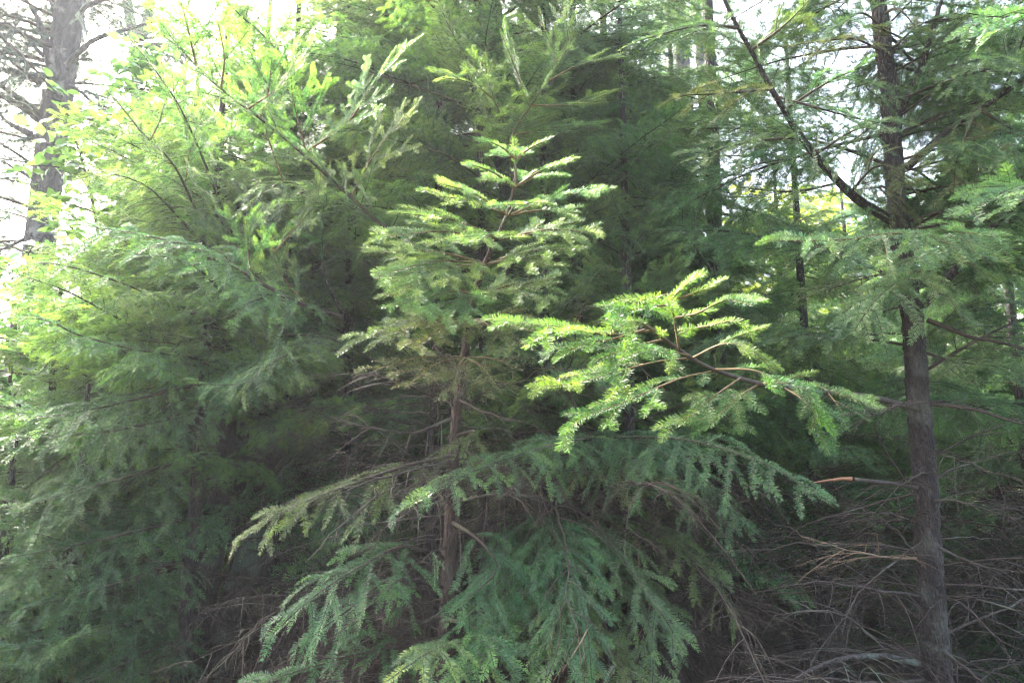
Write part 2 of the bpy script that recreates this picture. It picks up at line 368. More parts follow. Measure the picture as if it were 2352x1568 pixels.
# ================================================================== GROUND
rng = np.random.default_rng(5)
gx = np.concatenate([[-300, -120, -60], np.linspace(-30, 30, 121), [60, 120, 300]]); gy = np.concatenate([[-200, -60, -20], np.linspace(-10, 50, 121), [100, 200, 400]])
GX, GY = np.meshgrid(gx, gy, indexing='ij')
GZ = .10 * np.sin(GX * .9 + 1) * np.cos(GY * .7) + .05 * np.sin(GX * 2.3) * np.sin(GY * 2.9 + 1) - .1
n0, n1 = GX.shape; ii = np.arange(n0 - 1)[:, None] * n1 + np.arange(n1 - 1)[None]
gm, t, N = mat('forest_floor')
p = N('ShaderNodeBsdfPrincipled'); p.inputs['Roughness'].default_value = .95
n = N('ShaderNodeTexNoise'); n.inputs['Scale'].default_value = 6; n.inputs['Detail'].default_value = 12; n.inputs['Roughness'].default_value = .75
tcg = N('ShaderNodeTexCoord'); t.links.new(tcg.outputs['Object'], n.inputs[0])
cr = N('ShaderNodeValToRGB'); cr.color_ramp.elements[0].position = .35; cr.color_ramp.elements[1].position = .68
cr.color_ramp.elements[0].color = (.035, .022, .014, 1); cr.color_ramp.elements[1].color = (.08, .052, .032, 1)
e = cr.color_ramp.elements.new(.6); e.color = (.035, .045, .018, 1)
bmp = N('ShaderNodeBump'); bmp.inputs['Distance'].default_value = .05
t.links.new(n.outputs[0], cr.inputs[0]); t.links.new(cr.outputs[0], p.inputs['Base Color']); t.links.new(n.outputs[0], bmp.inputs['Height']); t.links.new(bmp.outputs[0], p.inputs['Normal'])
o = N('ShaderNodeOutputMaterial'); t.links.new(p.outputs[0], o.inputs[0])
g = link('forest_ground', mesh_from('forest_ground', np.stack([GX, GY, GZ], -1), np.stack([ii, ii + n1, ii + n1 + 1, ii + 1], -1), [gm], smooth=True))
tag(g, kind='structure')

# ================================================================== A: the young fir with the bright leader
def polyline(l, d=None): return [at(*q) if d is None else at(q[0], q[1], d) for q in l]
tA = polyline([(1020, 1640, 2.9), (1030, 1300, 2.9), (1045, 1000, 2.85), (1062, 860, 2.8), (1085, 700, 2.75), (1120, 590, 2.7), (1165, 490, 2.6), (1183, 400, 2.55), (1180, 322, 2.55)])
b0 = tA[0].copy(); b0[2] = -.1; tA = [b0] + tA
A = Tree('young_fir', 'slim young fir with a bright yellow-green pointed top and reddish lower trunk', 'fir tree', (b0[0], b0[1], 0))
A.trunk(tA, .048, .003, M_BARKR, sides=32, K=500, rough=.02, seed=3, relief=.16, bend=.1, pw=1.0)
def star(tr, node, tips, dn, dts, m=M_NEED, seed=0, **k):
    """boughs from one whorl: node pixel, tip pixels"""
    for i, (tp, dt) in enumerate(zip(tips, dts)):
        a = at(node[0], node[1], dn); b = at(tp[0], tp[1], dt); mid = (a + b) / 2 + np.array([0, 0, .06 * np.linalg.norm(b - a)])
        kk = dict(nz=.35, ang=48, jit=.2, rows=4, normal=(0, -.6, .8), lat=.36 * np.linalg.norm(b - a), bare=.06, ns=.0026, nl=.022, nw=.0022, r0=.005, droop=.12, young=1., ylen=.07, yprob=.85, spacing=.06, sub_sp=.055, seed=seed + i)
        kk.update(k); tr.bough([a, mid, b], m, M_SHOOT, **kk)
# leader: needles round the top shoot
A.bough([at(1184, 430, 2.56), at(1184, 370, 2.55), at(1180, 318, 2.55)], M_NEED, M_SHOOT, lat=.05, bare=.3, ns=.003, nl=.019, nw=.0022, young=1., yprob=1., seed=40, r0=.004, spacing=.2, rows=4)
star(A, (1185, 366), [(1127, 326), (1246, 326), (1140, 345), (1222, 350)], 2.55, [2.45, 2.5, 2.65, 2.62], seed=50, lat=.045)
star(A, (1183, 430), [(1075, 375), (1309, 367), (1110, 400), (1270, 400)], 2.57, [2.42, 2.48, 2.7, 2.66], seed=60)
star(A, (1168, 495), [(1008, 420), (1003, 450), (1395, 438), (1330, 488), (1200, 470)], 2.6, [2.35, 2.5, 2.4, 2.6, 2.3], seed=70)
star(A, (1147, 550), [(925, 490), (852, 549), (1379, 536), (1336, 546), (1080, 560)], 2.68, [2.4, 2.5, 2.45, 2.65, 2.3], seed=80)
star(A, (1118, 606), [(862, 637), (864, 578), (907, 679), (1332, 575), (1264, 612)], 2.72, [2.35, 2.6, 2.3, 2.5, 2.45], seed=90, young=.8)
star(A, (1098, 675), [(925, 711), (880, 660), (1257, 697), (1290, 650), (1020, 740)], 2.75, [2.3, 2.55, 2.4, 2.7, 2.3], seed=100, young=.6)
star(A, (1085, 735), [(889, 769), (950, 800), (1220, 760), (1180, 800), (800, 790)], 2.76, [2.45, 2.35, 2.5, 2.4, 2.7], M_OLIVE, seed=110, young=.3)
star(A, (1068, 820), [(860, 850), (930, 890), (1200, 850), (1150, 900), (1040, 900)], 2.8, [2.55, 2.4, 2.6, 2.45, 2.4], M_OLIVE, seed=120, young=.1, ns=.007)

# ================================================================== D: big trunk behind
tD = polyline([(1228, 1640, 4.3), (1226, 1300, 4.3), (1222, 1000, 4.3), (1195, 600, 4.4), (1160, 300, 4.5), (1120, 0, 4.6), (1095, -300, 4.7)])
b0 = tD[0].copy(); b0[2] = -.1; tD = [b0] + tD
D = Tree('fir_tree', 'thick grey-trunked fir close behind the slim young fir, boughs arching to both sides', 'fir tree', (b0[0], b0[1], 0))
D.trunk(tD, .135, .06, M_BARKG, seed=4, K=400, sides=40, relief=.08, rough=.01, bend=.1)
D.bough(polyline([(1195, 700, 4.3), (1020, 600, 3.8), (890, 525, 3.5), (760, 410, 3.3), (620, 290, 3.15), (520, 215, 3.05), (425, 125, 3.0), (330, 0, 2.95)]), lat=.42, r0=.016, bare=.28, droop=.15, young=.7, seed=200, lift=.12, K=26)
for i, l in enumerate([[(722, 372), (690, 300), (672, 220), (668, 150)], [(610, 285), (618, 200), (625, 115)], [(520, 215), (515, 130), (500, 50)], [(735, 340), (800, 280), (855, 195), (905, 145), (945, 95)],
                       [(560, 245), (640, 200), (690, 120)], [(800, 450), (850, 370), (900, 300), (960, 240)], [(440, 140), (430, 60), (410, -20)]]):
    D.bough(D.grow(l), M_NEED, M_SHOOT, lat=.30, nz=.5, ang=48, rows=4, r0=.005, bare=.03, droop=.05, young=1., yprob=.9, ylen=.08, seed=210 + i, lift=.05, normal=(0, -.7, .7), ns=.0031, spacing=.05)
D.bough(polyline([(1180, 430, 4.3), (1172, 330, 3.6), (1127, 205, 3.2), (1116, 155, 3.15), (1113, 122, 3.1)]), M_NEED, M_SHOOT, lat=.30, r0=.010, bare=.35, droop=.1, young=1., yprob=.9, ylen=.09, seed=230, nz=.4, rows=4, ang=48, normal=(0, -.6, .8), ns=.004)
D.bough(polyline([(1180, 430, 4.3), (1175, 320, 3.5), (1217, 248, 3.2), (1278, 144, 3.1), (1255, 86, 3.1), (1237, 18, 3.05)]), M_NEED, M_SHOOT, lat=.30, r0=.010, bare=.3, droop=.1, young=1., yprob=.9, ylen=.09, seed=231, nz=.4, rows=4, ang=48, normal=(0, -.6, .8), ns=.004)
for i, l in enumerate([[(1213, 245), (1185, 160), (1149, 70)], [(1278, 144), (1310, 90), (1290, 30)], [(1140, 230), (1080, 190), (1015, 178)], [(1160, 270), (1080, 255), (1003, 246)], [(1245, 190), (1330, 150), (1420, 130)],
                       [(1220, 245), (1320, 240), (1400, 215)], [(1180, 310), (1300, 290), (1380, 290)], [(1165, 340), (1050, 320), (930, 310)]]):
    D.bough(D.grow(l), M_NEED, M_SHOOT, lat=.26, nz=.4, ang=48, rows=4, r0=.004, bare=.05, droop=.08, young=1., yprob=.9, ylen=.08, seed=240 + i, normal=(0, -.4, .9), ns=.0031, spacing=.05)
# mid arch
D.bough(polyline([(1240, 1020, 4.2), (1400, 1005, 3.3), (1560, 1008, 2.8), (1700, 1042, 2.5), (1810, 1090, 2.35), (1905, 1155, 2.25)]), M_NEEDB, lat=.36, r0=.011, bare=.25, droop=.7, rows=4, young=.35, seed=260, ns=.0031, nw=.0022, ang=65)
D.bough(polyline([(1240, 1000, 4.2), (1360, 1000, 3.3), (1240, 1030, 2.8), (1080, 1085, 2.5), (925, 1168, 2.3)]), M_NEED, lat=.30, r0=.010, bare=.35, droop=.6, rows=4, young=.75, yprob=.5, seed=261, ns=.0031, nw=.0022, ang=60, ylen=.08)
D.bough(polyline([(1240, 1010, 4.2), (1420, 1010, 3.3), (1520, 1040, 2.9), (1650, 1130, 2.7), (1700, 1230, 2.6)]), M_NEEDB, lat=.34, r0=.010, bare=.25, droop=.75, rows=4, young=.25, seed=262, ns=.0034)
D.bough(polyline([(1240, 1050, 4.2), (1350, 1040, 3.4), (1480, 1090, 2.9), (1600, 1140, 2.7)]), M_OLIVE, lat=.34, r0=.010, bare=.3, droop=.7, young=.2, seed=263, ns=.0034)
D.bough(polyline([(1235, 980, 4.2), (1120, 1020, 3.5), (1000, 1060, 3.1), (880, 1085, 3.0)]), M_OLIVE, lat=.30, r0=.009, bare=.3, droop=.9, young=.2, seed=264, ns=.005)
# bottom fans
fan = [([(1235, 1180, 4.2), (1290, 1190, 3.4), (1390, 1240, 2.8), (1500, 1380, 2.5), (1575, 1500, 2.4)], M_NEEDB, .38),
       ([(1235, 1160, 4.2), (1250, 1190, 3.2), (1300, 1270, 2.6), (1345, 1420, 2.4), (1360, 1570, 2.3)], M_NEEDB, .40),
       ([(1230, 1200, 4.2), (1210, 1240, 3.2), (1150, 1330, 2.8), (1060, 1420, 2.6)], M_NEEDB, .34),
       ([(1235, 1240, 4.2), (1220, 1290, 3.2), (1180, 1400, 2.6), (1090, 1500, 2.4)], M_NEEDB, .34),
       ([(1235, 1250, 4.2), (1270, 1330, 3.0), (1290, 1450, 2.4), (1240, 1600, 2.2)], M_NEED, .38),
       ([(1240, 1230, 4.2), (1380, 1290, 3.3), (1480, 1400, 2.7), (1500, 1540, 2.4), (1490, 1640, 2.3)], M_NEEDB, .38),
       ([(1240, 1200, 4.2), (1400, 1190, 3.4), (1530, 1230, 3.0), (1640, 1330, 2.8), (1690, 1440, 2.75)], M_OLIVE, .32),
       ([(1235, 1350, 4.2), (1200, 1440, 3.0), (1130, 1500, 2.4), (1000, 1600, 2.1)], M_NEED, .34),
       ([(1235, 1350, 4.2), (1300, 1420, 3.0), (1420, 1520, 2.4), (1450, 1640, 2.2)], M_OLIVE, .38)]
for i, (l, m, la) in enumerate(fan):
    D.bough(polyline(l), m, lat=la, r0=.010, bare=.3, droop=.6, rows=4, spacing=.055, sub=.5, sub_sp=.055, young=.4, yprob=.5, seed=270 + i, ns=.0028, nw=.0022, nl=.018, ang=52)
for i, l in enumerate([[(1455, 1230), (1465, 1300), (1490, 1385), (1480, 1440), (1460, 1520)], [(1350, 1030), (1345, 1070), (1350, 1150)], [(1345, 1430), (1330, 1480), (1290, 1540)]]):
    D.bare(D.grow(l), M_TAN, name='bare_twig', lat=.10, spacing=.06, r0=.0028, r1=.001, seed=290 + i, wob=.03)
fill(D, 'near_long', 32, 1.9, 4.4, (-110, 110), (.8, 1.1), seed=21)
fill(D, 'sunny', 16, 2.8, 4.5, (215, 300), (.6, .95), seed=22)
fill(D, 'near_long', 10, 2.6, 4.6, (60, 150), (.8, 1.0), seed=23)
fill(D, 'dead', 34, .3, 1.9, (0, 360), (.7, 1.2), pitch=(-20, 10), seed=24)

# young fir: lower boughs
for i, (l, m, kw) in enumerate([
    ([(1040, 1045, 2.85), (930, 1070, 2.7), (800, 1115, 2.55), (660, 1170, 2.45), (538, 1245, 2.4)], M_OLIVE, dict(lat=.20, young=.45, bare=.15)),
    ([(1030, 1285, 2.9), (930, 1255, 2.7), (830, 1300, 2.5), (720, 1370, 2.4), (615, 1465, 2.3)], M_NEEDB, dict(lat=.30, young=.5, bare=.12)),
    ([(1025, 1350, 2.9), (900, 1330, 2.75), (800, 1400, 2.6), (690, 1480, 2.5)], M_NEEDB, dict(lat=.28, young=.3, bare=.15)),
    ([(1020, 1480, 2.9), (880, 1490, 2.6), (720, 1530, 2.5), (560, 1580, 2.4)], M_NEEDB, dict(lat=.30, young=.3, bare=.25)),
    ([(1025, 1420, 2.9), (1090, 1440, 2.6), (1120, 1480, 2.3), (1135, 1530, 2.2)], M_NEED, dict(lat=.22, young=.7, bare=.2)),
    ([(1022, 1480, 2.9), (1060, 1470, 2.5), (980, 1500, 2.1), (880, 1570, 1.95)], M_NEED, dict(lat=.22, young=.7, bare=.3)),
    ([(1040, 1200, 2.87), (1100, 1240, 2.7), (1140, 1310, 2.6), (1040, 1400, 2.5)], M_NEEDB, dict(lat=.22, young=.4, bare=.2)),
    ([(1045, 1000, 2.85), (1090, 990, 2.8), (1075, 1010, 2.7), (1060, 1060, 2.65)], M_OLIVE, dict(lat=.10, young=.2, bare=.4))]):
    kk = dict(r0=.009, droop=.6, rows=4, spacing=.055, sub=.5, sub_sp=.055, yprob=.5, seed=130 + i, ns=.0028, nw=.0022, nl=.018, ang=50); kk.update(kw)
    A.bough(polyline(l), m, **kk)
for i, l in enumerate([[(1042, 960, 2.85), (950, 985, 2.7), (860, 975, 2.6), (760, 960, 2.6)], [(1045, 930, 2.85), (960, 900, 2.7), (880, 870, 2.6), (820, 860, 2.6)], [(1035, 1060, 2.85), (900, 1090, 2.6), (780, 1130, 2.5), (740, 1180, 2.5)],
                       [(1028, 1390, 2.9), (950, 1380, 2.7), (860, 1350, 2.6), (800, 1410, 2.5)], [(1028, 1400, 2.9), (940, 1440, 2.7), (850, 1420, 2.5), (760, 1440, 2.4)], [(1025, 1460, 2.9), (900, 1480, 2.7), (780, 1490, 2.5), (700, 1480, 2.4)],
                       [(1035, 1140, 2.87), (960, 1170, 2.7), (850, 1150, 2.6), (770, 1130, 2.5)], [(1060, 1150, 2.85), (1150, 1130, 2.7), (1200, 1150, 2.6)], [(1055, 920, 2.8), (1140, 950, 2.7), (1200, 960, 2.6)],
                       [(1020, 1560, 2.9), (900, 1570, 2.5), (780, 1545, 2.3), (700, 1560, 2.2)]]):
    A.bare(polyline(l), seed=150 + i, lat=.28, spacing=.035, droop=.5, r0=.007, sub=.6, wob=.08)
fill(A, 'dead', 20, .25, 1.6, (180, 330), (.5, .8), pitch=(-25, 15), seed=31)
fill(A, 'dead', 14, .9, 2.0, (0, 360), (.4, .7), pitch=(-25, 15), seed=32)

# ================================================================== B: tree at the right
tB = polyline([(2170, 1660, 3.0), (2150, 1500, 3.0), (2135, 1300, 3.0), (2125, 1100, 3.0), (2108, 900, 3.0), (2098, 750, 3.0), (2075, 600, 3.0), (2060, 470, 3.0), (2048, 300, 3.0), (2040, 200, 3.0), (2025, 60, 3.0), (2010, -100, 3.0), (2000, -400, 3.1)])
b0 = tB[0].copy(); b0[2] = -.1; tB = [b0] + tB
B = Tree('fir_tree', 'fir with rough dark trunk, long rising limbs and bare dead twigs low down', 'fir tree', (b0[0], b0[1], 0))
B.trunk(tB, .058, .024, M_BARK, seed=5, K=700, sides=48, rough=.02, relief=.17, bend=.1)
limbs = [([(2062, 515, 3.0), (1960, 450, 2.9), (1855, 335, 2.8), (1775, 210, 2.7), (1730, 125, 2.65), (1690, 55, 2.6), (1650, -30, 2.6)], .021, .5, .30),
         ([(2080, 388, 3.0), (2180, 300, 2.9), (2270, 238, 2.8), (2360, 175, 2.75), (2450, 100, 2.7)], .017, .45, .30),
         ([(2060, 275, 3.0), (2110, 170, 2.95), (2145, 60, 2.9), (2175, -40, 2.9)], .016, .4, .30),
         ([(2118, 700, 3.0), (2190, 625, 2.85), (2248, 555, 2.7), (2330, 475, 2.6), (2420, 400, 2.5)], .021, .6, .30)]
for i, (l, r, bare, la) in enumerate(limbs):
    B.bough(polyline(l), M_NEED, M_BARK, name='limb', lat=la, r0=r, r1=.006, bare=.12, droop=.25, young=.35, seed=400 + i, axis_needles=False, K=26, spacing=.085, normal=(.15, -.55, .8))
sprays = [([(1760, 205), (1650, 215), (1540, 220)], 2.75), ([(1840, 320), (1700, 330), (1580, 370)], 2.8), ([(1800, 250), (1900, 190), (1990, 150)], 2.7), ([(1720, 110), (1800, 60), (1860, 0)], 2.65),
          ([(1930, 420), (1820, 440), (1700, 430)], 2.85), ([(1870, 350), (1960, 300), (2060, 270)], 2.6), ([(1950, 440), (2020, 380), (2110, 420)], 2.6), ([(1780, 220), (1850, 240), (1960, 270), (2010, 280)], 2.55), ([(1700, 60), (1600, 60), (1480, 90)], 2.7),
          ([(2060, 120), (1960, 90), (1850, 100)], 2.8), ([(2110, 170), (2200, 150), (2310, 170)], 2.8), ([(2045, 260), (1950, 330), (1880, 400)], 2.8), ([(2150, 320), (2250, 380), (2330, 420)], 2.8), ([(2250, 250), (2330, 300), (2400, 330)], 2.5), ([(2300, 210), (2340, 120), (2370, 30)], 2.4),
          ([(2240, 250), (2200, 360), (2190, 440)], 2.8), ([(2100, 700), (2020, 720), (1940, 780)], 2.8), ([(2130, 800), (2200, 830), (2290, 840)], 2.9), ([(2070, 620), (1980, 640), (1860, 680)], 2.8), ([(2040, 130), (2110, 60), (2200, 30)], 2.6), ([(2130, 60), (2250, 40), (2350, 60)], 2.6), ([(2035, 120), (2070, 90), (2000, 60)], 2.6), ([(2040, 180), (1990, 200), (2050, 240)], 2.6), ([(2028, 40), (2060, 20), (2110, 70)], 2.6), ([(2060, 440), (2020, 430), (2080, 490)], 2.6), ([(2085, 640), (2120, 620), (2060, 680)], 2.6), ([(2040, 60), (1980, 30), (1930, 60)], 2.6), ([(2200, 290), (2260, 290), (2330, 330)], 2.6)]
for i, (l, d) in enumerate(sprays):
    B.bough(B.grow(l, .08), M_NEED if i % 3 else M_OLIVE, lat=.20, r0=.006, bare=.06, droop=.3, young=.3, seed=420 + i, ns=.0032, nl=.018, normal=(0, -.35, .9), lift=.0)
# bright spray over the trunk at 520-600
B.bough(polyline([(2205, 610, 2.85), (2150, 545, 2.3), (2050, 535, 2.15), (1950, 550, 2.1), (1860, 552, 2.05), (1782, 552, 2.0)]), M_NEED, M_SHOOT, lat=.24, r0=.008, bare=.12, droop=.5, young=.55, yprob=.7, seed=450, ns=.0026, nl=.021, nw=.0022)
B.bough(polyline([(2220, 590, 2.8), (2230, 540, 2.3), (2190, 530, 2.1), (2285, 545, 2.0)]), M_NEED, M_SHOOT, lat=.16, r0=.006, bare=.2, droop=.4, young=.5, seed=451, ns=.0026, nl=.021, nw=.0022)
B.bough(polyline([(2150, 660, 2.9), (2080, 640, 2.4), (2010, 690, 2.2), (1960, 765, 2.15)]), M_NEED, lat=.22, r0=.006, bare=.15, droop=.5, young=.25, seed=452, ns=.0026, nl=.021, nw=.0022)
B.bough(polyline([(2330, 470, 2.6), (2380, 440, 2.2), (2330, 430, 2.0), (2200, 500, 1.9)]), M_NEED, lat=.22, r0=.006, bare=.2, droop=.2, young=.45, seed=453, ns=.0026, nl=.021, nw=.0022)
B.bough(polyline([(2400, 60, 2.6), (2380, 20, 2.1), (2300, 40, 1.95), (2220, 30, 1.9)]), M_NEED, lat=.24, r0=.006, bare=.15, droop=.2, young=.45, seed=455, ns=.0026, nl=.021, nw=.0022)
# the bright near bough
mb = [(2112, 940, 3.0), (2000, 912, 2.6), (1870, 898, 2.3), (1745, 880, 2.05), (1640, 848, 1.88), (1590, 822, 1.8), (1535, 785, 1.72), (1485, 748, 1.66)]
wd = bare_geo(polyline(mb), seed=470, lat=.10, spacing=.16, r0=.013, r1=.004, wob=.01, K=40, lo=.3)
off = polyline(mb)[0]
hero = link('bough', wd.mesh('bough', M_TWIG, off=off), B.root, off - B.base); hero['label'] = 'long low bough reaching forward with pale yellow-green new tips'
hs = [([(1500, 758, 1.68), (1400, 768, 1.62), (1300, 752, 1.58), (1228, 745, 1.56), (1150, 736, 1.55)], .11, 1.0, .095),
      ([(1560, 802, 1.74), (1548, 730, 1.66), (1543, 690, 1.62), (1575, 655, 1.6), (1605, 634, 1.58)], .05, 1.0, .12),
      ([(1543, 700, 1.63), (1490, 705, 1.58), (1440, 715, 1.55), (1395, 728, 1.53)], .055, 1.0, .12),
      ([(1545, 675, 1.62), (1510, 680, 1.56), (1475, 690, 1.53), (1460, 700, 1.52)], .04, 1.0, .12),
      ([(1548, 730, 1.66), (1600, 720, 1.62), (1670, 688, 1.58), (1733, 695, 1.55)], .06, 1.0, .10),
      ([(1546, 690, 1.63), (1590, 675, 1.6), (1636, 658, 1.58)], .035, 1.0, .10),
      ([(1550, 760, 1.7), (1620, 750, 1.66), (1680, 738, 1.62), (1722, 752, 1.6)], .05, .8, .07),
      ([(1520, 775, 1.71), (1470, 740, 1.6), (1420, 742, 1.55), (1402, 760, 1.53)], .05, .9, .06),
      ([(1590, 822, 1.8), (1500, 832, 1.74), (1380, 865, 1.68), (1290, 885, 1.64), (1215, 888, 1.62)], .085, .75, .06),
      ([(1650, 850, 1.9), (1560, 870, 1.82), (1430, 925, 1.74), (1350, 955, 1.7), (1290, 993, 1.68)], .085, .75, .06),
      ([(1480, 757, 1.67), (1420, 775, 1.6), (1330, 795, 1.56), (1275, 828, 1.55)], .045, .5, .05),
      ([(1520, 780, 1.7), (1440, 800, 1.6), (1390, 820, 1.57), (1360, 838, 1.56)], .045, .4, .05),
      ([(1580, 815, 1.78), (1500, 800, 1.68), (1440, 820, 1.62), (1408, 832, 1.6)], .05, .4, .05),
      ([(1590, 822, 1.8), (1660, 790, 1.72), (1720, 800, 1.68), (1775, 852, 1.65)], .07, .6, .06),
      ([(1640, 848, 1.88), (1730, 850, 1.8), (1800, 880, 1.76), (1860, 900, 1.74), (1885, 972, 1.74)], .085, .7, .06),
      ([(1700, 868, 1.95), (1640, 910, 1.85), (1590, 950, 1.8), (1560, 975, 1.78)], .08, .3, .05),
      ([(1745, 880, 2.05), (1690, 915, 1.95), (1650, 955, 1.9), (1620, 985, 1.88)], .08, .2, .05),
      ([(1750, 880, 2.05), (1850, 880, 1.95), (1930, 905, 1.9), (2010, 925, 1.9)], .12, .25, .05),
      ([(1800, 890, 2.15), (1840, 915, 2.05), (1870, 950, 2.0), (1865, 990, 2.0)], .08, .15, .05),
      ([(1900, 900, 2.35), (1930, 940, 2.25), (1945, 985, 2.2)], .08, .1, .05),
      ]
for i, (l, la, yg, yl) in enumerate(hs):
    pts = polyline(l); wd, V, y, t = bough_geo(pts, seed=480 + i, lat=la, spacing=.055, sub_sp=.055, bare=.10, droop=.2, ns=.0021, nl=.021, nw=.0018, young=yg, ylen=yl, yprob=.9 if yg > .5 else .6, r0=.0030, r1=.0012, K=24, ang=46, rows=4, nz=.5)
    wd2 = wd.mesh('side_shoot', M_SHOOT, off=off); c = link('side_shoot', wd2, hero, (0, 0, 0))
    # needles share the shoot's mesh object level: thing > part > sub-part
    me = needle_mesh('needles', V, y, t, M_HERO, off); link('needles', me, hero, (0, 0, 0))
# dead limbs and twigs of B
for i, (l, r, la, m) in enumerate([
    ([(2130, 735, 3.0), (2230, 768, 2.9), (2352, 800, 2.8), (2450, 830, 2.8)], .012, .4, M_TWIG),
    ([(2125, 925, 3.0), (2230, 938, 2.9), (2320, 965, 2.8), (2420, 990, 2.8)], .011, .35, M_DEAD),
    ([(2110, 930, 3.0), (2050, 925, 2.7), (1980, 930, 2.4), (1900, 900, 2.2)], .006, .25, M_DEAD),
    ([(2105, 1520, 3.0), (2020, 1505, 2.8), (1930, 1508, 2.6), (1850, 1528, 2.5), (1770, 1560, 2.4), (1650, 1590, 2.3)], .016, .45, M_LICH),
    ([(2100, 1505, 3.0), (2000, 1465, 2.8), (1900, 1405, 2.6), (1840, 1385, 2.6), (1720, 1400, 2.6)], .009, .35, M_DEAD),
    ([(2110, 1280, 3.0), (2020, 1290, 2.8), (1900, 1265, 2.6), (1840, 1250, 2.6)], .006, .25, M_TAN),
    ([(2115, 1370, 3.0), (2000, 1350, 2.8), (1880, 1330, 2.7), (1740, 1350, 2.6)], .008, .4, M_DEAD),
    ([(2110, 1200, 3.0), (2000, 1180, 2.8), (1900, 1190, 2.7)], .006, .3, M_DEAD),
    ([(2150, 1480, 3.0), (2230, 1540, 2.8), (2352, 1640, 2.6)], .009, .35, M_DEAD),
    ([(2150, 1360, 3.0), (2220, 1400, 2.7), (2300, 1480, 2.6), (2352, 1500, 2.5)], .007, .35, M_DEAD),
    ([(2140, 1250, 3.0), (2240, 1290, 2.8), (2352, 1310, 2.7)], .007, .35, M_DEAD),
    ([(2130, 1150, 3.0), (2220, 1155, 2.8), (2352, 1195, 2.7)], .007, .35, M_DEAD),
    ([(2130, 1080, 3.0), (2050, 1120, 2.7), (1980, 1200, 2.6)], .005, .25, M_DEAD),
    ([(2120, 1560, 3.0), (2000, 1580, 2.6), (1850, 1560, 2.3), (1680, 1545, 2.1)], .008, .5, M_DEAD)]):
    B.bare(polyline(l), m, seed=520 + i, lat=la, spacing=.05, r0=r, droop=.35, wob=.07, sub=.6)
fill(B, 'dead', 22, .25, 1.5, (180, 360), (.6, 1.1), pitch=(-25, 15), seed=41)
fill(B, 'dead', 16, .25, 1.7, (0, 180), (.6, 1.2), pitch=(-20, 15), seed=42)
fill(B, 'near_mid', 20, 1.9, 3.9, (-70, 70), (.7, 1.1), seed=43)
fill(B, 'near_mid', 20, 1.8, 4.1, (40, 100), (.6, 1.0), seed=45)

fill(B, 'near_mid', 12, 2.9, 4.1, (60, 200), (.5, .8), seed=44)
fill(B, 'near_mid', 8, 2.3, 2.9, (80, 150), (.5, .8), seed=47)
# fresh broken splinter, drops of resin
sp_ = Wood(); P = np.array([at(1868, 1108, 2.5), at(1900, 1103, 2.49), at(1935, 1099, 2.48), at(1958, 1100, 2.47)])
sp_.add(*tubes(np.array([P]), [.002], [.008], 5)); link('snapped_branch_end', sp_.mesh('snapped_branch_end', M_SPLIT, smooth=False, off=P[0]), B.root, P[0] - B.base)
B.bare([at(2110, 1120, 3.0), at(2040, 1110, 2.7), at(1958, 1101, 2.47)], M_TWIG, seed=560, lat=.15, r0=.009, r1=.007, wob=.01)

